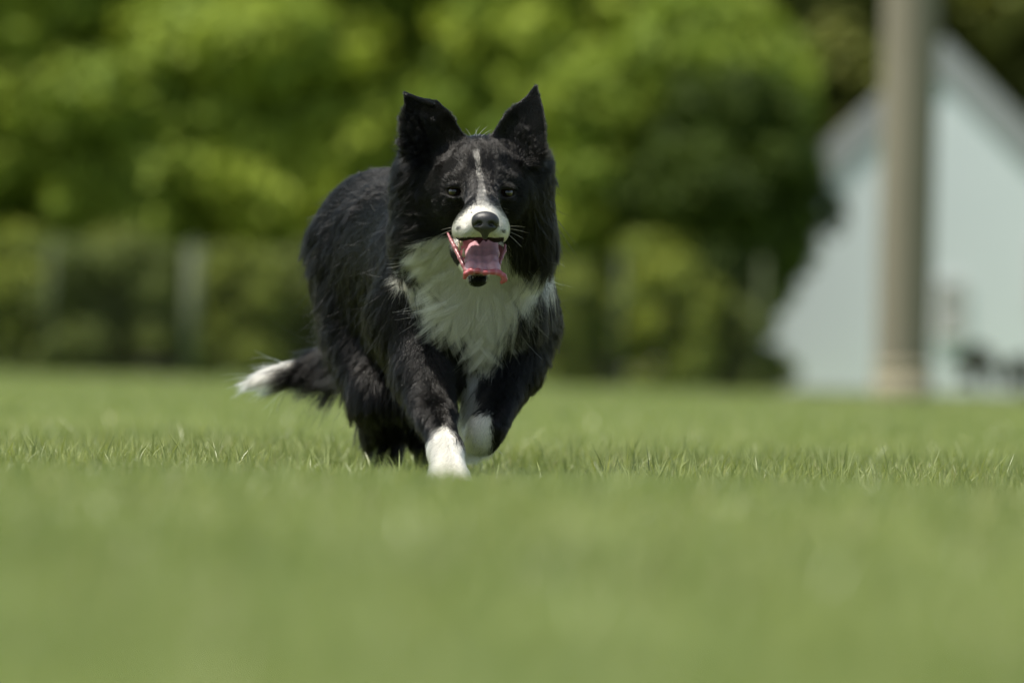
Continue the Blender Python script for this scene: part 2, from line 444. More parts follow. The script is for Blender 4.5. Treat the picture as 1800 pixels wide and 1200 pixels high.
def build_house():
    D = 108.0; s = FPX / D
    ax = X(1646, D); W = 3.57; eave = 3.12; apex = eave + W * .96
    y0 = D; y1 = D + 8
    t = empty('pale_house', (ax, y0, 0))
    tag(t, 'pale blue-green gabled house with grey roof behind the tall pole', 'house')
    wall = MB().prism([(ax - W, -.1), (ax + W, -.1), (ax + W, eave), (ax, apex), (ax - W, eave)], y0, y1)
    wall.build('wall', siding_mat(), t)
    RF = noise_mat('grey_shingle', (.14, .14, .135), (.20, .20, .19), scale=14, rough=.9, bump=.3, stretch=(1, 1, 3))
    TR = noise_mat('grey_trim', (.27, .28, .285), (.31, .315, .32), scale=4, rough=.6)
    WH = noise_mat('white_trim', (.52, .51, .50), (.58, .57, .56), scale=4, rough=.5)
    ov = .55; th = .2; k = .98
    n = MB()
    for sg in (-1, 1):
        n.prism([(ax, apex + .02), (ax + sg * (W + ov), eave - ov * k + .02), (ax + sg * (W + ov), eave - ov * k + .02 + th), (ax, apex + th + .02)][::sg], y0 - .02, y1 + .4)
    n.build('roof', RF, t)
    r = MB()
    for sg in (-1, 1):
        a, b = (ax + sg * .0, apex + th + .06), (ax + sg * (W + ov + .03), eave - ov * k + th + .03)
        r.prism([(a[0], a[1] - .78), (b[0], b[1] - .78), b, a][::sg], y0 - .05, y0 - .023)
    r.build('rake_board', TR, t)
    # rear wing, its roof showing above the right slope
    w = MB().prism([(ax + .55, -.1), (ax + 7.0, -.1), (ax + 7.0, 3.0), (ax + .55, 6.2)], y1 + .5, y1 + 6)
    w.build('rear_wing', RF, t)
    # window right of the pole
    def window(px, py0, py1, wpx, nm='window'):
        xa, xb = X(px - wpx / 2, D), X(px + wpx / 2, D)
        za, zb = H_CAM + (660 + (px - 900) * .0244 - py1) / s, H_CAM + (660 + (px - 900) * .0244 - py0) / s
        f = MB(); e = .09
        f.box(xa - e, xb + e, y0 - .06, y0 + .02, zb, zb + e); f.box(xa - e, xb + e, y0 - .08, y0 + .02, za - e, za)
        f.box(xa - e, xa, y0 - .06, y0 + .02, za, zb); f.box(xb, xb + e, y0 - .06, y0 + .02, za, zb)
        f.box(xa, xb, y0 - .05, y0 + .02, (za + zb) / 2 - .03, (za + zb) / 2 + .03)
        wd = f.build(nm, WH, t)
        g, nt, b = new_mat('curtained_glass'); b.inputs['Base Color'].default_value = (.46, .44, .44, 1); b.inputs['Roughness'].default_value = .15
        MB().box(xa, xb, y0 - .02, y0 + .01, za, zb).build('pane', g, wd)
    window(1668, 500, 585, 34)
    window(1850, 430, 540, 60)
    b = MB().box(ax - W - .01, ax + W + .01, y0 - .03, y0 - .002, -.1, .10)
    b.build('foundation', noise_mat('foundation_concrete', (.28, .28, .26), (.36, .35, .33), scale=3, rough=.9), t)
    MB().box(ax - W - .02, ax - W + .12, y0 - .03, y0 - .001, .10, eave - .1).build('corner_board', WH, t)
    MB().box(ax + W - .12, ax + W + .02, y0 - .03, y0 - .001, .10, eave - .1).build('corner_board', WH, t)
build_house()

# ------------------------------------------------------------------ weeping shrubs by the house
def build_weeper(px, h, w, seed, label):
    d = 98.6; r = np.random.default_rng(seed); x = X(px, d)
    t = empty('weeping_shrub', (x, d, 0)); tag(t, label, 'shrub', 'small weeping shrubs by the house')
    blobs = []
    for i in range(22):
        a = r.random() * 6.28; k = r.random() ** .5
        z = h * (.92 - .35 * k * k) - .1 * r.random()
        blobs.append(((math.cos(a) * k * w, math.sin(a) * k * w, z), .11))
    for i in range(16):
        a = r.random() * 6.28
        blobs.append(((math.cos(a) * w, math.sin(a) * w, h * (.15 + .45 * r.random())), .06))
    o = link('crown', foliage_mesh('crown', blobs, 9000, .04, (.025, .028, .016), (.06, .065, .04), seed), None); o.parent = t
    m = MB(); m.tube((0, 0, -.05), (.02, 0, h * .5), .045, .035, 8, cap=True); m.tube((.02, 0, h * .5), (0, 0, h * .95), .035, .01, 8, cap=False)
    o = link('trunk', mesh_np('trunk', np.array(m.v), np.array(m.q), np.array(m.t)), noise_mat('dark_bark', (.03, .026, .02), (.06, .05, .035), 9, .9)); o.parent = t
build_weeper(1718, 1.0, .33, 31, 'small dark weeping shrub in front of the house right of the pole')
build_weeper(1795, .8, .26, 32, 'smaller dark weeping shrub at the right edge of the photo')

# ------------------------------------------------------------------ utility pole
def build_pole():
    D = 66.0; x = X(1588, D) ; r0 = .322
    t = empty('wooden_pole', (x, D, 0)); tag(t, 'thick brown wooden pole standing in front of the pale house', 'pole')
    zs = [-.2, 0, .4, 1.2, 2.5, 4, 6, 8, 10]; m = MB(); seg = 28; n = 0
    for z in zs:
        rr = r0 * (1 - .004 * z)
        for i in range(seg):
            a = 2 * math.pi * i / seg
            q = rr * (1 + .012 * math.sin(3 * a + z) + .006 * math.sin(11 * a))
            m.v.append((q * math.cos(a), q * math.sin(a), z))
    for k in range(len(zs) - 1):
        for i in range(seg):
            j = (i + 1) % seg; m.q.append((k * seg + i, k * seg + j, (k + 1) * seg + j, (k + 1) * seg + i))
    for i in range(1, seg - 1): m.t.append(((len(zs) - 1) * seg, (len(zs) - 1) * seg + i, (len(zs) - 1) * seg + i + 1))
    wood = noise_mat('weathered_wood', (.140, .124, .092), (.195, .175, .135), scale=5, rough=.9, bump=.3, stretch=(3, 3, .12))
    o = link('shaft', mesh_np('shaft', np.array(m.v), np.array(m.q), np.array(m.t)), wood); o.parent = t
    f = MB(); f.tube((0, 0, -.15), (0, 0, .30), .350, .338, 28); f.tube((0, 0, .30), (0, 0, .46), .338, .327, 28)
    o = link('footing', mesh_np('footing', np.array(f.v), np.array(f.q), np.array(f.t)), noise_mat('pale_concrete', (.165, .147, .10), (.215, .195, .14), 6, .9, .2)); o.parent = t
build_pole()

# ------------------------------------------------------------------ the dog
# signed distance field on a stretched grid, meshed as one continuous surface
def axis(segs):
    out = [segs[0][0]]
    for a, b, s in segs:
        n = max(1, int(round((b - a) / s))); out += list(a + (b - a) * (np.arange(n) + 1) / n)
    return np.array(out)

class Field:
    def __init__(s, gx, gy, gz, far=.12):
        s.g = (gx, gy, gz); s.f = np.full((len(gx), len(gy), len(gz)), far, np.float32)
    def sub(s, lo, hi):
        sl = []
        for g, a, b in zip(s.g, lo, hi):
            i = max(0, np.searchsorted(g, a) - 1); j = min(len(g), np.searchsorted(g, b) + 1); sl.append(slice(i, max(j, i + 1)))
        X_, Y_, Z_ = (g[q].astype(np.float32) for g, q in zip(s.g, sl))
        return tuple(sl), (X_[:, None, None], Y_[None, :, None], Z_[None, None, :])
    def apply(s, sl, d, k, cut=False):
        a = s.f[sl]
        if cut: a = -a
        h = np.maximum(k - np.abs(a - d), 0) / k
        r = np.minimum(a, d) - h * h * k * .25
        s.f[sl] = -r if cut else r
    def cone(s, a, b, ra, rb, k=.02, cut=False):
        a = np.array(a); b = np.array(b); m = max(ra, rb) + k + .05
        sl, (x, y, z) = s.sub(np.minimum(a, b) - m, np.maximum(a, b) + m)
        ab = b - a; L2 = ab @ ab
        t = np.clip(((x - a[0]) * ab[0] + (y - a[1]) * ab[1] + (z - a[2]) * ab[2]) / L2, 0, 1)
        dx = x - a[0] - t * ab[0]; dy = y - a[1] - t * ab[1]; dz = z - a[2] - t * ab[2]
        s.apply(sl, np.sqrt(dx * dx + dy * dy + dz * dz) - (ra + (rb - ra) * t), k, cut)
    def ell(s, c, r, k=.02, cut=False, rot=None):
        c = np.array(c); r = np.array(r, float); m = r.max() + k + .05
        sl, (x, y, z) = s.sub(c - m, c + m)
        x = x - c[0]; y = y - c[1]; z = z - c[2]
        if rot is not None:
            M = np.array(rot); x, y, z = (M[0, 0] * x + M[1, 0] * y + M[2, 0] * z, M[0, 1] * x + M[1, 1] * y + M[2, 1] * z, M[0, 2] * x + M[1, 2] * y + M[2, 2] * z)
        k0 = np.sqrt((x / r[0]) ** 2 + (y / r[1]) ** 2 + (z / r[2]) ** 2)
        k1 = np.sqrt((x / r[0] ** 2) ** 2 + (y / r[1] ** 2) ** 2 + (z / r[2] ** 2) ** 2)
        s.apply(sl, k0 * (k0 - 1) / np.maximum(k1, 1e-6), k, cut)
    def sheet(s, poly, depth, thick, k=.012):
        # a thin cupped plate whose outline is a polygon in x,z; depth(x,z) gives its y
        poly = np.array(poly); lo = poly.min(0) - .04; hi = poly.max(0) + .04
        ds = [depth(px, pz) for px, pz in poly]
        sl, (x, y, z) = s.sub((lo[0], min(ds) - .06, lo[1]), (hi[0], max(ds) + .06, hi[1]))
        X2 = x[:, 0, :]; Z2 = z[0, :, :] if z.shape[0] == 1 else z[:, 0, :]
        X2, Z2 = np.broadcast_arrays(X2, Z2)
        dd = np.full(X2.shape, 1e9, np.float32); sg = np.ones(X2.shape)
        n = len(poly)
        for i in range(n):
            a = poly[i]; b = poly[i - 1]; e = b - a; wx = X2 - a[0]; wz = Z2 - a[1]
            t = np.clip((wx * e[0] + wz * e[1]) / (e @ e), 0, 1)
            dd = np.minimum(dd, (wx - e[0] * t) ** 2 + (wz - e[1] * t) ** 2)
            c1 = Z2 >= a[1]; c2 = Z2 < b[1]; c3 = e[0] * wz > e[1] * wx
            flip = (c1 & c2 & c3) | (~c1 & ~c2 & ~c3); sg = np.where(flip, -sg, sg)
        p2 = sg * np.sqrt(dd)
        q = np.abs(y - depth(X2, Z2)[:, None, :]) * .85 - thick
        p3 = np.maximum(p2, 0)[:, None, :]
        d = np.sqrt(p3 ** 2 + np.maximum(q, 0) ** 2) + np.minimum(np.maximum(p2[:, None, :], q), 0) - .0025
        s.apply(sl, d.astype(np.float32), k)
    def mesh(s):
        f = s.f; gx, gy, gz = s.g; ins = f < 0
        c = np.zeros(tuple(n - 1 for n in f.shape), np.uint8)
        for i in (0, 1):
            for j in (0, 1):
                for k in (0, 1):
                    c += ins[i:f.shape[0] - 1 + i, j:f.shape[1] - 1 + j, k:f.shape[2] - 1 + k]
        act = (c > 0) & (c < 8); I, J, K = np.nonzero(act)
        idx = -np.ones(act.shape, np.int64); idx[I, J, K] = np.arange(len(I))
        acc = np.zeros((len(I), 3)); cnt = np.zeros(len(I))
        for ax in range(3):
            for u in (0, 1):
                for w in (0, 1):
                    o = [0, 0, 0]; oth = [q for q in range(3) if q != ax]; o[oth[0]] = u; o[oth[1]] = w
                    a = (I + o[0], J + o[1], K + o[2]); o2 = list(o); o2[ax] = 1; b = (I + o2[0], J + o2[1], K + o2[2])
                    fa = f[a]; fb = f[b]; m = (fa < 0) != (fb < 0)
                    t = np.where(m, fa / np.where(m, fa - fb, 1), 0)
                    pa = np.stack([gx[a[0]], gy[a[1]], gz[a[2]]], 1); pb = np.stack([gx[b[0]], gy[b[1]], gz[b[2]]], 1)
                    acc += np.where(m[:, None], pa + (pb - pa) * t[:, None], 0); cnt += m
        v = acc / cnt[:, None]
        qs = []
        for ax in range(3):
            a = ins[tuple(slice(0, -1) if q == ax else slice(None) for q in range(3))]
            b = ins[tuple(slice(1, None) if q == ax else slice(None) for q in range(3))]
            I, J, K = np.nonzero(a != b); pos = [I, J, K]
            o1, o2 = (ax + 1) % 3, (ax + 2) % 3
            ok = (pos[o1] > 0) & (pos[o2] > 0) & (pos[o1] < f.shape[o1] - 1) & (pos[o2] < f.shape[o2] - 1)
            pos = [q[ok] for q in pos]; fl = a[tuple(pos)]
            def g(u, w):
                p = [q.copy() for q in pos]; p[o1] -= u; p[o2] -= w; return idx[tuple(p)]
            q = np.stack([g(1, 1), g(0, 1), g(0, 0), g(1, 0)], 1)
            q[~fl] = q[~fl][:, ::-1]; qs.append(q)
        return v, np.concatenate(qs)

def relax(v, q, it=2, lam=.5):
    e = np.concatenate([q[:, [0, 1]], q[:, [1, 2]], q[:, [2, 3]], q[:, [3, 0]]]); e = np.concatenate([e, e[:, ::-1]])
    n = len(v)
    for i in range(it):
        for l in (lam, -lam * 1.03):
            s = np.zeros_like(v); c = np.bincount(e[:, 0], minlength=n)
            for a in range(3): s[:, a] = np.bincount(e[:, 0], weights=v[e[:, 1], a], minlength=n)
            v = v + l * (s / np.maximum(c, 1)[:, None] - v)
    return v

def vnormals(v, q):
    n = np.cross(v[q[:, 2]] - v[q[:, 0]], v[q[:, 3]] - v[q[:, 1]]); out = np.zeros_like(v)
    for k in range(4):
        for a in range(3): out[:, a] += np.bincount(q[:, k], weights=n[:, a], minlength=len(v))
    return out / np.maximum(np.linalg.norm(out, axis=1), 1e-12)[:, None]

def rp(r, d): return r / FPX * d

def dog_field():
    a = P(400, 890, 9.25); b = P(1000, 140, 10.6)
    xh0, xh1 = P(680, 500, 9.5)[0], P(995, 500, 9.5)[0]
    z_top = P(850, 135, 9.5)[2]; zh = P(850, 520, 9.5)[2]; z0 = -.012
    gx = axis([(P(385, 500, 10.5)[0], xh0, .0065), (xh0, xh1, .0027), (xh1, xh1 + .05, .006)])
    gy = axis([(9.24, 9.60, .0027), (9.60, 10.62, .008)])
    gz = axis([(z0, .12, .0035), (.12, zh, .0055), (zh, z_top, .0027)])
    f = Field(gx, gy, gz)
    def cone(p0, p1, k=.03): f.cone(P(*p0[:3]), P(*p1[:3]), rp(p0[3], p0[2]), rp(p1[3], p1[2]), k)
    def ell(p, rx, ry, rz, k=.03, cut=False): f.ell(P(*p), (rp(rx, p[2]), rp(ry, p[2]), rp(rz, p[2])), k, cut)   # rx across, ry depth, rz up
    # trunk
    ell((835, 530, 9.74), 112, 135, 125, .05)
    cone((812, 480, 9.80, 128), (690, 425, 10.22, 118), .06)
    ell((672, 425, 10.26), 112, 120, 116, .05)
    cone((790, 560, 9.85, 95), (700, 540, 10.2, 78), .06)
    cone((838, 330, 9.56, 82), (832, 470, 9.68, 112), .05)       # neck
    ell((725, 540, 9.76), 66, 80, 90, .04); ell((912, 540, 9.76), 48, 80, 85, .04)
    ell((752, 350, 9.56), 42, 60, 70, .05); ell((928, 355, 9.56), 32, 60, 75, .05); ell((742, 410, 9.60), 42, 60, 50, .05); ell((925, 415, 9.58), 42, 50, 55, .05)
    ell((740, 300, 9.56), 31, 50, 52, .04); ell((934, 300, 9.56), 22, 50, 52, .04)
    # hind legs
    ell((642, 545, 10.22), 72, 95, 112, .05); ell((735, 560, 10.2), 62, 85, 100, .05)
    cone((650, 590, 10.18, 60), (664, 690, 10.08, 42), .04); cone((664, 690, 10.08, 40), (676, 770, 10.22, 24), .03)
    cone((676, 770, 10.22, 23), (680, 828, 10.14, 19), .02); ell((681, 843, 10.10), 27, 42, 15, .02)
    cone((732, 600, 10.15, 56), (732, 690, 10.06, 40), .04); cone((732, 690, 10.06, 38), (742, 770, 10.18, 19), .03)
    cone((742, 770, 10.18, 18), (746, 828, 10.10, 15), .02); ell((746, 845, 10.06), 25, 40, 14, .02)
    # planted foreleg
    cone((735, 560, 9.74, 62), (748, 655, 9.66, 45), .04); cone((748, 655, 9.66, 45), (768, 735, 9.56, 29), .03)
    cone((768, 735, 9.56, 29), (785, 790, 9.47, 24), .02); cone((785, 790, 9.47, 27), (790, 838, 9.43, 31), .02)
    ell((790, 842, 9.415), 35, 42, 21, .015)
    for tx, td in ((764, 9.384), (780, 9.364), (799, 9.362), (815, 9.380)):
        ell((tx, 849, td), 9.5, 21, 13, .004)
    # lifted foreleg, folded at the wrist
    cone((912, 560, 9.76, 54), (906, 645, 9.70, 42), .04); cone((906, 645, 9.70, 42), (862, 745, 9.60, 29), .03)
    ell((846, 765, 9.60), 27, 30, 33, .02); cone((846, 768, 9.62, 25), (832, 770, 9.76, 20), .02); ell((828, 776, 9.83), 22, 28, 18, .02)
    cone((856, 630, 9.70, 32), (834, 738, 9.66, 25), .03)
    # tail
    cone((655, 590, 10.38, 34), (575, 638, 10.42, 22), .03); cone((575, 638, 10.42, 22), (505, 655, 10.40, 13), .02); cone((505, 655, 10.40, 13), (455, 668, 10.38, 6), .02)
    # head
    ell((845, 300, 9.50), 64, 70, 60, .03)
    ell((800, 345, 9.49), 46, 50, 46, .03); ell((892, 345, 9.49), 44, 50, 46, .03)
    ell((808, 312, 9.462), 24, 24, 17, .015); ell((884, 312, 9.462), 23, 24, 17, .015)   # brows
    cone((845, 330, 9.45, 35), (849, 376, 9.355, 25), .03)
    ell((846, 392, 9.37), 44, 62, 30, .02)
    ell((819, 406, 9.355), 23, 44, 20, .016); ell((873, 406, 9.355), 20, 44, 20, .016)    # lips
    ell((853, 390, 9.330), 24, 22, 24, .012)
    # lower jaw
    cone((822, 440, 9.46, 28), (836, 486, 9.375, 12), .02); cone((862, 440, 9.46, 22), (842, 486, 9.375, 12), .02)
    ell((839, 492, 9.370), 16, 18, 9, .008)
    # open mouth
    def ecut(p, rx, ry, rz, k): f.ell(P(*p), (rp(rx, p[2]), rp(ry, p[2]), rp(rz, p[2])), k, True)
    ecut((838, 446, 9.372), 34, 60, 33, .006); ecut((812, 425, 9.40), 24, 46, 20, .006); ecut((872, 428, 9.40), 20, 44, 20, .006)
    # eye sockets and lids
    for ex, ey in ((799, 337), (891, 339)):
        ecut((ex, ey, 9.436), 15, 14, 9.5, .004)
        f.ell(P(ex, ey - 10, 9.437), (rp(15, 9.4), rp(10, 9.4), rp(4.0, 9.4)), .006)
        f.ell(P(ex, ey + 10.5, 9.439), (rp(13, 9.4), rp(9, 9.4), rp(3.2, 9.4)), .006)
    # ears
    def ear(pts, d, cx, cz_px, cup, lean):
        pl = [(P(px, py, d)[0], P(px, py, d)[2]) for px, py in pts]
        c = P(cx, cz_px, d)
        hw = .040
        def depth(x, z):
            u = (x - c[0] - (z - c[2]) * lean) / hw
            return d + cup * (1 - np.clip(u * u, 0, 1.6)) + (z - c[2]) * .12
        f.sheet(pl, depth, .0022)
    ear([(712, 164), (727, 171), (768, 180), (790, 203), (812, 238), (824, 262), (790, 285), (728, 285), (712, 250), (709, 215), (714, 190)], 9.495, 762, 240, .016, -.25)
    ear([(941, 152), (950, 190), (955, 225), (956, 275), (925, 292), (880, 270), (866, 244), (882, 216), (902, 192), (926, 172)], 9.495, 915, 240, .016, .2)
    f.cone(P(716, 168, 9.495), P(760, 186, 9.49), .004, .005, .006)
    return f

BLACK = np.array([.0030, .0029, .0027]); WHITE = np.array([.78, .755, .68]); DKPINK = np.array([.17, .045, .05])
def inpoly(x, y, poly):
    ins = np.zeros(len(x), bool); n = len(poly)
    for i in range(n):
        x1, y1 = poly[i]; x2, y2 = poly[i - 1]
        c = ((y1 > y) != (y2 > y)) & (x < (x2 - x1) * (y - y1) / (y2 - y1 + 1e-9) + x1); ins ^= c
    return ins
MUZ = [(845, 354), (834, 360), (816, 372), (799, 389), (784, 408), (792, 430), (815, 440), (880, 440), (896, 425), (900, 400), (888, 380), (870, 364), (854, 355)]
BLAZE = [(833, 268), (842, 266), (844, 290), (850, 320), (860, 362), (836, 362), (840, 320), (836, 290)]
CHEST = [(728, 440), (722, 465), (712, 478), (688, 490), (702, 508), (740, 512), (768, 530), (802, 558), (824, 594), (832, 630), (848, 650), (870, 646), (880, 608), (887, 570), (900, 533), (925, 500), (962, 462), (972, 430), (948, 445), (930, 468), (900, 440), (880, 420), (800, 398), (760, 408)]
def coat(p, r):
    """0 = black, 1 = white, by where the hair grows"""
    x, y, d = proj(p)
    jx = x + r.normal(0, 3, len(x)); jy = y + r.normal(0, 3, len(x))
    w = np.zeros(len(x))
    head = d < 9.50
    w[inpoly(jx + r.normal(0, 2.5, len(x)), jy + r.normal(0, 2, len(x)), MUZ) & (d < 9.455)] = 1
    w[inpoly(x + r.normal(0, 1.5, len(x)), y + r.normal(0, 2, len(x)), BLAZE) & (d < 9.50) & (r.random(len(x)) < np.where(y < 285, .9, np.where(y > 335, .8, .6)))] = .42
    for sx, sy, sr in ((807, 400, 3.2), (884, 405, 3.4), (876, 398, 1.8), (829, 374, 1.6)):
        w[((x - sx) ** 2 + (y - sy) ** 2 < sr * sr) & (d < 9.45)] = .12
    w[inpoly(jx, jy, CHEST) & (d > 9.52) & (d < 9.80)] = 1
    jaw = (y > 425) & (y < 520) & (d < 9.50) & ~((x < 812) & (y < 462)); w[jaw] = 1
    w[(y > 484) & (jx > 824) & (jx < 856) & (d < 9.42)] = 0
    w[(jy > 744 + np.abs(jx - 780) * 1.2) & (x > 735) & (x < 842) & (d < 9.53)] = 1
    w[(jy > 726) & (jx < 864) & (x > 800) & (d > 9.53) & (d < 9.9)] = .9
    w[inpoly(jx, jy, [(816, 640), (842, 640), (846, 700), (840, 750), (812, 750)]) & (d < 9.80) & (d > 9.6)] = .45
    w[(jx < 522) & (d > 10.2) & (y < 720)] = 1
    return w
def mouth_zone(p):
    x, y, d = proj(p)
    m = ((x - 838) / 37) ** 2 + ((y - 446) / 37) ** 2 + ((d - 9.372) / .062) ** 2 < 1
    m |= ((x - 812) / 26) ** 2 + ((y - 425) / 22) ** 2 + ((d - 9.40) / .047) ** 2 < 1
    m |= ((x - 872) / 22) ** 2 + ((y - 428) / 22) ** 2 + ((d - 9.40) / .045) ** 2 < 1
    return m

# hair flow: (px, py, depth), (right, down, away), length mm, lift
GUIDES = [
    ((846, 372, 9.31), (0, -.9, .6), 5, .25), ((815, 395, 9.34), (-.8, .15, .8), 6, .25), ((880, 395, 9.34), (.8, .15, .8), 6, .25), ((818, 420, 9.34), (-.5, 1, .3), 6, .2), ((874, 420, 9.34), (.5, 1, .3), 6, .2),
    ((846, 340, 9.40), (0, -1, .4), 5, .15), ((845, 300, 9.44), (0, -1, .5), 8, .15), ((845, 255, 9.48), (0, -.8, 1), 13, .2),
    ((800, 300, 9.45), (-.5, -.6, .8), 9, .15), ((892, 300, 9.45), (.5, -.6, .8), 9, .15),
    ((790, 350, 9.46), (-.9, .2, .6), 10, .15), ((902, 350, 9.46), (.9, .25, .6), 10, .15),
    ((790, 385, 9.45), (-.8, .7, .5), 14, .2), ((905, 385, 9.45), (.6, .9, .5), 16, .2),
    ((760, 330, 9.49), (-.9, .35, .4), 26, .28), ((760, 380, 9.50), (-.9, .4, .4), 26, .3), ((935, 330, 9.49), (.7, .7, .4), 24, .25), ((935, 390, 9.50), (.25, 1, .3), 42, .25),
    ((730, 290, 9.52), (-.9, .25, .4), 30, .35), ((955, 290, 9.52), (.8, .6, .4), 24, .3),
    ((730, 400, 9.54), (-.85, .6, .3), 32, .3), ((910, 430, 9.54), (.1, 1, .1), 50, .25), ((950, 430, 9.58), (.3, 1, .2), 50, .3),
    ((820, 500, 9.50), (0, 1, .5), 10, .1), ((850, 500, 9.50), (0, 1, .5), 10, .1), ((839, 494, 9.36), (0, .5, 1), 3, .1), ((828, 488, 9.37), (-.3, .7, 1), 4, .1), ((850, 488, 9.37), (.3, .7, 1), 4, .1), ((820, 450, 9.46), (-.4, 1, .5), 7, .1), ((868, 450, 9.46), (.4, 1, .5), 7, .1),
    ((740, 465, 9.62), (-.25, 1, .1), 55, .3), ((800, 465, 9.60), (-.3, 1, 0), 62, .3), ((860, 480, 9.60), (.1, 1, 0), 60, .25), ((930, 490, 9.64), (.2, 1, .1), 52, .3),
    ((780, 530, 9.60), (-.35, 1, 0), 50, .3), ((800, 500, 9.59), (-.55, 1, -.1), 58, .4), ((850, 560, 9.60), (.25, 1, .1), 50, .35), ((900, 560, 9.62), (-.15, 1, .1), 46, .34), ((870, 530, 9.60), (.5, 1, .1), 48, .35), ((850, 620, 9.64), (.0, 1, .2), 45, .2),
    ((680, 480, 9.70), (-.9, .3, .3), 40, .4), ((700, 540, 9.70), (-.4, 1, .2), 34, .28), ((735, 580, 9.68), (.1, 1, .2), 28, .22), ((955, 560, 9.72), (.35, 1, .3), 30, .3),
    ((745, 660, 9.62), (-.1, 1, .2), 20, .2), ((765, 740, 9.53), (.05, 1, .1), 14, .15), ((700, 660, 9.75), (-.6, 1, .6), 34, .4), ((725, 740, 9.62), (-.4, 1, .6), 22, .35),
    ((785, 790, 9.44), (-.1, 1, 0), 12, .2), ((790, 840, 9.37), (0, 1, -.3), 5, .15), ((762, 835, 9.45), (-.6, 1, .5), 12, .3), ((818, 835, 9.45), (.5, 1, .5), 10, .25),
    ((905, 640, 9.68), (-.1, 1, .2), 18, .2), ((880, 710, 9.60), (-.3, 1, .2), 13, .15), ((848, 765, 9.56), (-.2, 1, .3), 9, .15), ((925, 660, 9.78), (.2, 1, .6), 30, .3),
    ((640, 330, 10.2), (-.6, .3, .5), 22, .2), ((700, 300, 10.0), (-.4, .2, .9), 20, .15), ((600, 350, 10.25), (-.9, .5, .3), 33, .36), ((575, 420, 10.25), (-.9, .8, .2), 38, .34),
    ((650, 420, 10.08), (-.8, .5, .4), 36, .25), ((620, 500, 10.1), (-.7, .8, .2), 42, .3), ((570, 520, 10.25), (-.7, .9, .3), 44, .36), ((600, 580, 10.2), (-.4, 1, .2), 46, .3),
    ((680, 600, 10.0), (-.4, 1, .1), 40, .25), ((610, 660, 10.3), (-.4, 1, .5), 64, .4), ((640, 720, 10.2), (-.6, 1, .4), 52, .4), ((668, 780, 10.2), (-.3, 1, .4), 22, .25), ((680, 835, 10.1), (0, 1, 0), 9, .1),
    ((750, 700, 10.1), (0, 1, .2), 24, .2), ((752, 820, 10.1), (0, 1, 0), 10, .1),
    ((620, 612, 10.38), (-1, .6, 0), 62, .3), ((570, 638, 10.42), (-1, .30, 0), 66, .16), ((520, 650, 10.40), (-1, .28, 0), 66, .08), ((480, 658, 10.39), (-1, .24, 0), 56, .03), ((455, 666, 10.38), (-1, .22, 0), 42, .0),
    ((760, 195, 9.50), (-.45, -1, 0), 5, .2), ((730, 175, 9.50), (-1, -.4, 0), 4, .2), ((925, 180, 9.50), (.35, -1, 0), 6, .3), ((708, 215, 9.50), (-1, -.2, 0), 14, .7), ((895, 200, 9.50), (-.7, -.7, 0), 9, .6), ((800, 215, 9.50), (.6, -.7, 0), 8, .5), ((956, 225, 9.50), (.8, -.5, 0), 8, .5), ((935, 215, 9.50), (.2, -1, 0), 7, .2),
    ((748, 232, 9.50), (-.5, -.6, -.2), 24, .55), ((735, 255, 9.50), (-.7, -.3, -.2), 24, .5), ((800, 225, 9.50), (-.3, -1, 0), 6, .2), ((780, 262, 9.49), (-.4, -.5, 0), 10, .3),
    ((885, 225, 9.50), (-.05, -1, 0), 7, .25), ((915, 245, 9.49), (.3, -.9, -.1), 26, .5), ((950, 240, 9.50), (.4, -.8, 0), 9, .3), ((712, 240, 9.51), (-.8, .1, 0), 16, .4),
    ((845, 300, 9.70), (0, -.3, 1), 40, .2), ((800, 430, 9.98), (0, .2, 1), 32, .2), ((900, 480, 9.95), (.5, .8, .6), 36, .3),
]
def flow(p):
    gp = np.array([P(*g[0]) for g in GUIDES])
    gd = np.array([R * g[1][0] - U * g[1][1] + F * g[1][2] for g in GUIDES]); gd /= np.linalg.norm(gd, axis=1)[:, None]
    gl = np.array([g[2] for g in GUIDES]) * .001; gt = np.array([g[3] for g in GUIDES])
    D = np.empty((len(p), 3)); Ln = np.empty(len(p)); Lf = np.empty(len(p))
    for s in range(0, len(p), 20000):
        e = p[s:s + 20000]
        w = 1 / (((e[:, None, :] - gp[None]) ** 2).sum(2) + 1e-5) ** 2.2
        w /= w.sum(1)[:, None]
        D[s:s + 20000] = w @ gd; Ln[s:s + 20000] = w @ gl * 1.08; Lf[s:s + 20000] = w @ gt
    return D, Ln, Lf

def fur_material():
    m = bpy.data.materials.new('fur_hair'); m.use_nodes = True; nt = m.node_tree; nt.nodes.clear()
    at = nt.nodes.new('ShaderNodeAttribute'); at.attribute_name = 'tint'
    h = nt.nodes.new('ShaderNodeBsdfHairPrincipled'); h.parametrization = 'COLOR'
    try: h.model = 'CHIANG'
    except Exception: pass
    h.inputs['Roughness'].default_value = .18; h.inputs['Radial Roughness'].default_value = .3
    h.inputs['IOR'].default_value = 1.38
    for n_, v_ in (('Coat', .0), ('Random Roughness', .1), ('Random Color', .15)):
        if n_ in h.inputs: h.inputs[n_].default_value = v_
    df = nt.nodes.new('ShaderNodeBsdfDiffuse'); mx = nt.nodes.new('ShaderNodeMixShader'); mx.inputs[0].default_value = .2
    o = nt.nodes.new('ShaderNodeOutputMaterial'); L = nt.links.new
    L(at.outputs['Color'], h.inputs['Color']); L(at.outputs['Color'], df.inputs['Color'])
    L(h.outputs[0], mx.inputs[1]); L(df.outputs[0], mx.inputs[2]); L(mx.outputs[0], o.inputs['Surface'])
    return m

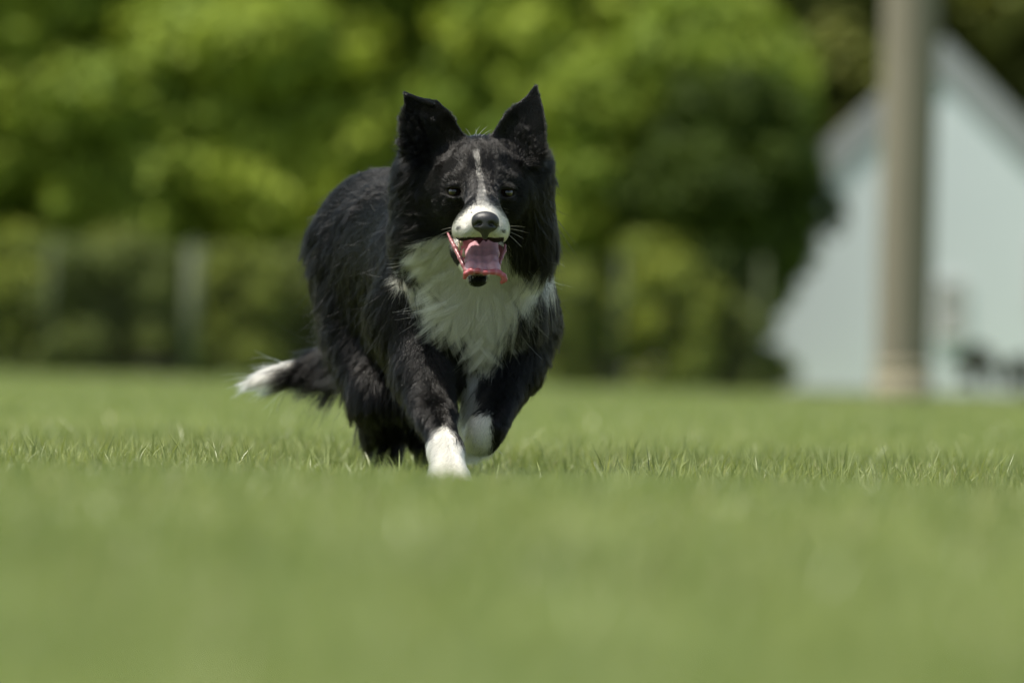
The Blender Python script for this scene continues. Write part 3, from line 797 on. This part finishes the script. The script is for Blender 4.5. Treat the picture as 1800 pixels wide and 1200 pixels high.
def make_curves(name, pts, rad, col, mat, parent):
    n, K, _ = pts.shape
    c = bpy.data.hair_curves.new(name)
    c.add_curves([K] * n)
    c.attributes['position'].data.foreach_set('vector', np.ascontiguousarray(pts, np.float32).ravel())
    ra = c.attributes.get('radius') or c.attributes.new('radius', 'FLOAT', 'POINT')
    ra.data.foreach_set('value', np.ascontiguousarray(rad, np.float32).ravel())
    a = c.attributes.new('tint', 'FLOAT_COLOR', 'CURVE')
    cc = np.ones((n, 4), np.float32); cc[:, :3] = col
    a.data.foreach_set('color', cc.ravel())
    c.materials.append(mat)
    o = bpy.data.objects.new(name, c); COL.objects.link(o); o.parent = parent
    return o

def build_dog():
    f = dog_field(); v, q = f.mesh(); v = relax(v, q, 3)
    N = vnormals(v, q)
    r = np.random.default_rng(5)
    w = coat(v, r); col = BLACK + (WHITE * .55 - BLACK) * w[:, None]
    mz = mouth_zone(v); col[mz] = DKPINK
    x, y, d = proj(v)
    for ex, ey in ((799, 337), (891, 339)):
        rr_ = ((x - ex) / 15) ** 2 + ((y - ey - 1) / 9.5) ** 2
        col[(rr_ > .55) & (rr_ < 1.25) & (d < 9.47)] = (.02, .018, .016); col[(rr_ > .55) & (rr_ < 1.2) & (y > ey + 5) & (d < 9.47)] = (.045, .042, .04)
    x, y, d = proj(v)
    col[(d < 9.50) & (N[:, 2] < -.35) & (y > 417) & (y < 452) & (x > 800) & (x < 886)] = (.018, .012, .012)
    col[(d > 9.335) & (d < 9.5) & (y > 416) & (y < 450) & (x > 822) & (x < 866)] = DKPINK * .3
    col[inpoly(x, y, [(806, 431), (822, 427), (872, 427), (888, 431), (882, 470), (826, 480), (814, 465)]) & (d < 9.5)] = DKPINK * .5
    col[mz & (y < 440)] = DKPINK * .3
    m, nt, b = new_mat('dog_skin')
    at = nt.nodes.new('ShaderNodeAttribute'); at.attribute_name = 'tint'; nt.links.new(at.outputs['Color'], b.inputs['Base Color'])
    b.inputs['Roughness'].default_value = .85; b.inputs['Specular IOR Level'].default_value = .08
    for tx in (772, 789.5, 807): col[(np.abs(x - tx) < 2) & (y > 838) & (d < 9.40)] = (.16, .13, .11)  # dark lines painted between the toes, standing in for shade in the gaps
    me = mesh_np('running_dog', v, q, None, col)
    dog = link('running_dog', me, m)
    tag(dog, 'black and white long-haired herding dog running toward the camera with mouth open', 'dog')
    # ---- fur
    if True:
        c4 = v[q]; area = .5 * np.linalg.norm(np.cross(c4[:, 2] - c4[:, 0], c4[:, 3] - c4[:, 1]), axis=1)
        cen = c4.mean(1); cx, cy, cd = proj(cen)
        cam_facing = ((N[q].mean(1)) @ -F)
        dens = np.full(len(q), 300000.)                                # hairs per square metre
        dens[cd < 9.62] = 560000.
        dens[(cd < 9.52) & (cy < 520)] = 900000.
        dens[(cd < 9.40) & (cy < 440)] = 1700000.
        dens[cam_facing < -.25] *= .3
        n_tot = int((dens * area).sum())
        fi = r.choice(len(q), n_tot, p=dens * area / (dens * area).sum())
        u = r.random(n_tot)[:, None]; t = r.random(n_tot)[:, None]
        root = (c4[fi, 0] * (1 - u) + c4[fi, 1] * u) * (1 - t) + (c4[fi, 3] * (1 - u) + c4[fi, 2] * u) * t
        nn = (N[q[fi, 0]] * (1 - u) + N[q[fi, 1]] * u) * (1 - t) + (N[q[fi, 3]] * (1 - u) + N[q[fi, 2]] * u) * t
        nn /= np.linalg.norm(nn, axis=1)[:, None]
        px, py, pd = proj(root)
        drop = mouth_zone(root)
        drop |= (pd < 9.50) & (nn[:, 2] < -.30) & (py > 414) & (py < 452) & (px > 800) & (px < 886)
        drop |= (pd < 9.50) & (pd > 9.335) & (py > 416) & (px > 822) & (px < 866) & (py < 450)
        drop |= inpoly(px, py, [(806, 431), (824, 428), (870, 428), (888, 431), (882, 470), (826, 480), (814, 465)]) & (pd > 9.325) & (pd < 9.5)
        drop |= (((px - 840) / 34) ** 2 + ((py - 446) / 38) ** 2 < 1) & (pd < 9.50)
        for ex, ey in ((799, 337), (891, 339)): drop |= (((px - ex) / 17) ** 2 + ((py - ey) / 9.5) ** 2 < 1) & (pd < 9.48)
        drop |= (((px - 853) / 27) ** 2 + ((py - 392) / 23) ** 2 < 1) & (pd < 9.345)
        k = ~drop; root, nn, px, py, pd = root[k], nn[k], px[k], py[k], pd[k]; n = len(root)
        # locks: every hair leans to the nearest lock centre
        sel = r.choice(n, n // 50, replace=False); cr = root[sel]
        kd = kdtree.KDTree(len(sel))
        for i, p_ in enumerate(cr): kd.insert(p_, i)
        kd.balance()
        near = np.fromiter((kd.find(p_)[1] for p_ in root), int, n)
        def paths(p0, nrm, rr, shape_noise=1.0):
            D, Ln, Lf = flow(p0)
            D = D - nrm * (D * nrm).sum(1)[:, None]; D /= np.maximum(np.linalg.norm(D, axis=1), 1e-3)[:, None]
            # slow swirls in the coat so that locks part and cross
            sw = np.stack([np.sin(p0[:, 0] * 30 + p0[:, 2] * 21), np.sin(p0[:, 1] * 27 + p0[:, 0] * 22 + 2), np.sin(p0[:, 2] * 29 + p0[:, 1] * 17 + 4)], 1) * .22
            D = D + sw + rr.normal(0, .075, D.shape) * shape_noise; D /= np.linalg.norm(D, axis=1)[:, None]
            return D, Ln, Lf
        Dc, Lc, Fc = paths(cr, nn[sel], r, 1.6)
        Lc = Lc * (.6 + .75 * r.random(len(sel)))
        Dh, Lh, Fh = paths(root, nn, r)
        Lh = Lh * (.65 + .5 * r.random(n))
        Fh = Fh * (.7 + .3 * smooth01((Lh - .006) / .012)); Fc = Fc * (.7 + .3 * smooth01((Lc - .006) / .012))
        K = 7; tt = np.linspace(0, 1, K)
        long_ = smooth01((Lh - .008) / .02)
        cx_, cy_, cd_c = proj(cr); tous = coat(cr, r) * (cd_c > 9.5) * (cd_c < 10)
        Dc = Dc + np.cross(Dc, nn[sel]) * (tous * r.normal(0, .17, len(sel)))[:, None]; Lc = Lc * (1 + tous * r.normal(0, .18, len(sel)))
        bend = np.cross(Dc, nn[sel]) * (r.normal(0, .20, len(sel)) * (1 + tous))[:, None]
        tgt = P(404, 679, 10.36)
        for p_, D_, L_ in ((cr, Dc, Lc), (root, Dh, Lh)):
            tx, ty, td = proj(p_); z_ = (td > 10.25) & (tx < 545) & (ty > 590)
            g_ = tgt - p_; gl_ = np.linalg.norm(g_, axis=1); kk = smooth01((545 - tx) / 60)[:, None] * .9
            D_[z_] = (D_ * (1 - kk) + g_ / gl_[:, None] * kk)[z_]; L_[z_] = np.minimum(L_, gl_ * (.8 + .25 * r.random(len(p_))))[z_]
        def curve(p0, nrm, D, L, lift, bd):
            tx, ty, td = proj(p0); tailz = (td > 10.25) & (tx < 600) & (ty > 560)
            out = np.empty((len(p0), K, 3))
            for i, s in enumerate(tt):
                dirv = D * (s) + nrm * (lift * (s - .75 * s * s) * 1.6)[:, None] + np.array([0, 0, -1]) * (np.where(tailz, .04, .30) * s * s * np.minimum(L / .05, 1))[:, None] + bd * s * s
                out[:, i] = p0 + dirv * L[:, None]
            return out
        own = curve(root, nn, Dh, Lh, Fh, bend[near])
        lock = curve(cr, nn[sel], Dc, Lc, Fc, bend)[near]
        cl = (tt ** 1.3)[None, :, None] * (.82 * long_ * (.75 + .25 * r.random(n)) * np.where((pd > 10.25) & (px < 600) & (py > 590), .3, 1) * (1 - .3 * tous[near]))[:, None, None]
        pts = own * (1 - cl) + (lock + (own - own[:, :1] - (lock - lock[:, :1])) * .12) * cl
        wob = r.normal(0, 1, (n, 3)) * .0018 * long_[:, None]
        pts += wob[:, None, :] * np.sin(tt * 5 + 1)[None, :, None]
        cleft = np.zeros(n, bool)
        for tx in (772, 789.5, 807): cleft |= (np.abs(px - tx) < 2.2) & (py > 836) & (pd < 9.41)
        pts[cleft] = root[cleft][:, None] + (pts[cleft] - root[cleft][:, None]) * .2
        fly = r.random(n) < .06 * long_
        pts[fly] = (own + (own - own[:, :1]) * .3)[fly]
        wisp = (r.random(n) < np.where(pd > 9.85, .018, np.where((pd > 9.48) & (pd < 9.68) & (py < 470), .016, .006))) & (long_ > .6); nw = int(wisp.sum())
        wd = Dh[wisp] + r.normal(0, .30, (nw, 3)) + nn[wisp] * .35; wd /= np.linalg.norm(wd, axis=1)[:, None]; wb = r.normal(0, .25, (nw, 3)) - np.array([0, 0, .25])
        pts[wisp] = root[wisp][:, None] + (wd[:, None] * tt[None, :, None] + wb[:, None] * (tt ** 2)[None, :, None]) * (Lh[wisp] * 1.12)[:, None, None]
        base_r = np.where(pd > 9.7, .00022, .00015) + .00006 * long_
        rad = base_r[:, None] * (1 - .75 * tt[None] ** 2)
        w = coat(root, r)
        shade = (.75 + .5 * r.random(n))[:, None]
        bl = BLACK * shade * np.array([1.15, 1.05, .95]); wh = WHITE * (.80 + .20 * r.random(n))[:, None] * np.where((pd < 9.455) & (py < 440), .90, 1.08)[:, None]
        hc = bl + (wh - bl) * w[:, None]
        make_curves('fur', pts, rad, hc, fur_material(), dog)
        # whiskers and stray brow hairs
        W = []
        for sx, sy, dx, dy, L in [(893, 398, 1, -.1, .030), (894, 402, 1, .1, .034), (893, 407, 1, .3, .028), (892, 411, .8, .6, .03), (800, 400, -1, .0, .024), (797, 404, -1, .25, .026), (800, 409, -.9, .5, .022), (828, 240, -.5, -1, .02), (833, 239, .5, -1, .024), (840, 239, .7, -.9, .026), (846, 240, .9, -.8, .024), (838, 240, -.1, -1, .018)]:
            d_ = 9.35 if sy > 300 else 9.47
            p0 = P(sx, sy, d_); dv = R * dx - U * dy + F * .25; dv /= np.linalg.norm(dv)
            W.append([p0 + dv * L * s - np.array([0, 0, .004]) * s * s for s in tt])
        W = np.array(W)
        make_curves('whiskers', W, np.full(W.shape[:2], .00022) * (1 - .7 * tt[None]), np.tile(WHITE * np.array([1, .97, .8]), (len(W), 1)), fur_material(), dog)
    # ---- eyes
    g, nt, b = new_mat('eye_wet'); b.inputs['Base Color'].default_value = (.022, .011, .005, 1); b.inputs['Roughness'].default_value = .06
    b.inputs['Coat Weight'].default_value = .6; b.inputs['Coat Roughness'].default_value = .03
    pup, nt2, b2 = new_mat('pupil'); b2.inputs['Base Color'].default_value = (.003, .003, .003, 1); b2.inputs['Roughness'].default_value = .05
    for ex, ey in ((799, 337), (891, 339)):
        vv, qq, tt_ = uv_ball(P(ex, ey, 9.443), (.0105, .0105, .0105), 24, 16)
        e = link('eye', mesh_np('eye', vv, qq, tt_), g, dog)
        vv, qq, tt_ = uv_ball(P(ex, ey, 9.4345), (.0054, .0026, .0054), 16, 10)
        link('pupil', mesh_np('pupil', vv, qq, tt_), pup, e)
    # ---- nose
    c = P(853, 392, 9.306)
    nf = Field(*(axis([(c[i] - .034, c[i] + .034, .0011)]) for i in range(3)))
    nf.ell(c, (.0225, .017, .0165), .004); nf.ell(c + np.array([0, -.003, .006]), (.021, .014, .0125), .006)
    nf.cone(c + np.array([0, -.009, -.008]), c + np.array([0, -.003, -.022]), .009, .005, .006)
    for s in (-1, 1):
        nf.ell(c + np.array([s * .010, -.0165, -.0015]), (.0045, .007, .0036), .003, True)
        nf.cone(c + np.array([s * .012, -.014, -.003]), c + np.array([s * .021, -.006, -.006]), .0026, .0016, .002, True)
    nf.cone(c + np.array([0, -.0215, -.002]), c + np.array([0, -.015, -.024]), .0010, .0010, .0015, True)
    nv, nq = nf.mesh(); nv = relax(nv, nq, 2)
    nm = noise_mat('wet_nose', (.007, .007, .007), (.018, .017, .017), scale=700, rough=.42, bump=.5, spec=.5)
    link('nose', mesh_np('nose', nv, nq), nm, dog)
    # ---- tongue: a cupped strip whose rim curls up at the tip
    rim = [(817, 488, 9.335, 4.2), (819, 481, 9.331, 4.8), (828, 476, 9.329, 5), (840, 476, 9.327, 5), (853, 479, 9.327, 5), (866, 478, 9.328, 5), (878, 480, 9.330, 5.4), (885, 485, 9.332, 5.6), (887, 491, 9.334, 5.4), (882, 496, 9.337, 4.2)]
    lo = P(805, 506, 9.30); hi = P(900, 415, 9.48)
    tf = Field(*(axis([(min(lo[a_], hi[a_]), max(lo[a_], hi[a_]), .0014)]) for a_ in range(3)), far=.04)
    for u_, r_ in ((-1, 1.0), (1, 1.0), (0, .8)):
        ch = [(850 + u_ * 15, 428, 9.455, 11 * r_), (848 + u_ * 17, 446, 9.42, 12 * r_), (847 + u_ * 18, 460, 9.38, 12 * r_), (848 + u_ * 20, 471, 9.352, 11 * r_), (850 + u_ * 22, 477, 9.336, 7 * r_)]
        for p0, p1 in zip(ch[:-1], ch[1:]): tf.cone(P(*p0[:3]), P(*p1[:3]), rp(p0[3], 9.4), rp(p1[3], 9.4), .006)
    for p0, p1 in zip(rim[:-1], rim[1:]): tf.cone(P(*p0[:3]), P(*p1[:3]), rp(p0[3] * .85, 9.4), rp(p1[3] * .85, 9.4), .0035)
    tv, tq = tf.mesh(); tv = relax(tv, tq, 14); tx_, ty_, td_ = proj(tv)
    rm = np.min([np.linalg.norm(tv - P(*p_[:3]), axis=1) for p_ in rim], axis=0)
    k_ = (1 - smooth01((rm - .0045) / .005))[:, None]
    tc_ = np.array([.42, .225, .25]) * (1 - k_) + np.array([.30, .055, .065]) * k_
    tc_ *= (1 - .25 * np.exp(-((tx_ - 847) / 3) ** 2))[:, None]
    tm, nt, b = new_mat('tongue'); at = nt.nodes.new('ShaderNodeAttribute'); at.attribute_name = 'tint'; nt.links.new(at.outputs['Color'], b.inputs['Base Color'])
    b.inputs['Roughness'].default_value = .38; b.inputs['Subsurface Weight'].default_value = .25; b.inputs['Subsurface Radius'].default_value = (.01, .004, .003); b.inputs['Subsurface Scale'].default_value = .3
    nz = nt.nodes.new('ShaderNodeTexNoise'); nz.inputs['Scale'].default_value = 1400; bp = nt.nodes.new('ShaderNodeBump'); bp.inputs['Strength'].default_value = .15
    nt.links.new(nz.outputs['Fac'], bp.inputs['Height']); nt.links.new(bp.outputs[0], b.inputs['Normal'])
    link('tongue', mesh_np('tongue', tv, tq, None, tc_), tm, dog)
    # ---- lips (the wet pink edge of the lower lip) and teeth
    lipm, nt, b = new_mat('lip'); b.inputs['Base Color'].default_value = (.22, .075, .08, 1); b.inputs['Roughness'].default_value = .35
    def gum(pts, name):
        g_ = [P(*p[:3]) for p in pts]; rr = [rp(p[3] * .85, 9.4) for p in pts]
        lo = np.min(g_, 0) - .014; hi = np.max(g_, 0) + .014
        ff = Field(*(axis([(lo[a_], hi[a_], .0015)]) for a_ in range(3)), far=.03)
        for k_ in range(len(g_) - 1): ff.cone(g_[k_], g_[k_ + 1], rr[k_], rr[k_ + 1], .003)
        vv, qq = ff.mesh(); link(name, mesh_np(name, relax(vv, qq, 6), qq), lipm, dog)
    gum([(787, 410, 9.402, 2.5), (793, 423, 9.388, 3.6), (799, 434, 9.378, 4.4), (803, 443, 9.372, 3.8), (809, 454, 9.362, 5), (814, 465, 9.354, 4.4), (819, 476, 9.350, 4.8), (822, 484, 9.352, 3.2)], 'lip')
    gum([(888, 430, 9.41, 2.6), (887, 441, 9.395, 3.8), (882, 453, 9.38, 3.4), (878, 464, 9.368, 3.4), (872, 472, 9.362, 2.6)], 'lip')
    tooth, nt, b = new_mat('tooth'); b.inputs['Base Color'].default_value = (.45, .37, .25, 1); b.inputs['Roughness'].default_value = .3
    for (a, b_, ra, rb) in [((808, 440, 9.385), (807, 424, 9.388), .0030, .0012), ((815, 452, 9.375), (815, 436, 9.375), .0032, .0010), ((811, 432, 9.40), (811, 418, 9.40), .0032, .0018),
                           ((831, 490, 9.359), (831, 485, 9.358), .0013, .0008), ((836, 491, 9.357), (836, 486, 9.356), .0014, .0009), ((841, 491, 9.357), (841, 486, 9.356), .0014, .0009), ((846, 490, 9.359), (846, 485, 9.358), .0013, .0008)]:
        MB().tube(P(*a), P(*b_), ra, rb, 8).build('tooth', tooth, dog, True)
    # claws of the planted paw
    claw, nt, b = new_mat('claw'); b.inputs['Base Color'].default_value = (.06, .05, .045, 1); b.inputs['Roughness'].default_value = .4
    for tx, td in ((763, 9.366), (780, 9.346), (800, 9.344), (816, 9.362)):
        MB().tube(P(tx, 851, td), P(tx, 858, td - .010), .0024, .0008, 7).build('claw', claw, dog, True)

def uv_ball(c, r, nu, nv):
    V = []
    for j in range(1, nv):
        a = math.pi * j / nv
        for i in range(nu):
            b = 2 * math.pi * i / nu
            V.append((c[0] + r[0] * math.sin(a) * math.cos(b), c[1] + r[1] * math.sin(a) * math.sin(b), c[2] + r[2] * math.cos(a)))
    V.append((c[0], c[1], c[2] + r[2])); V.append((c[0], c[1], c[2] - r[2]))
    q = [(j * nu + i, (j + 1) * nu + i, (j + 1) * nu + (i + 1) % nu, j * nu + (i + 1) % nu) for j in range(nv - 2) for i in range(nu)]
    T = len(V) - 2
    t = [(T, i, (i + 1) % nu) for i in range(nu)] + [(T + 1, (nv - 2) * nu + (i + 1) % nu, (nv - 2) * nu + i) for i in range(nu)]
    return np.array(V), np.array(q), np.array(t)
build_dog()
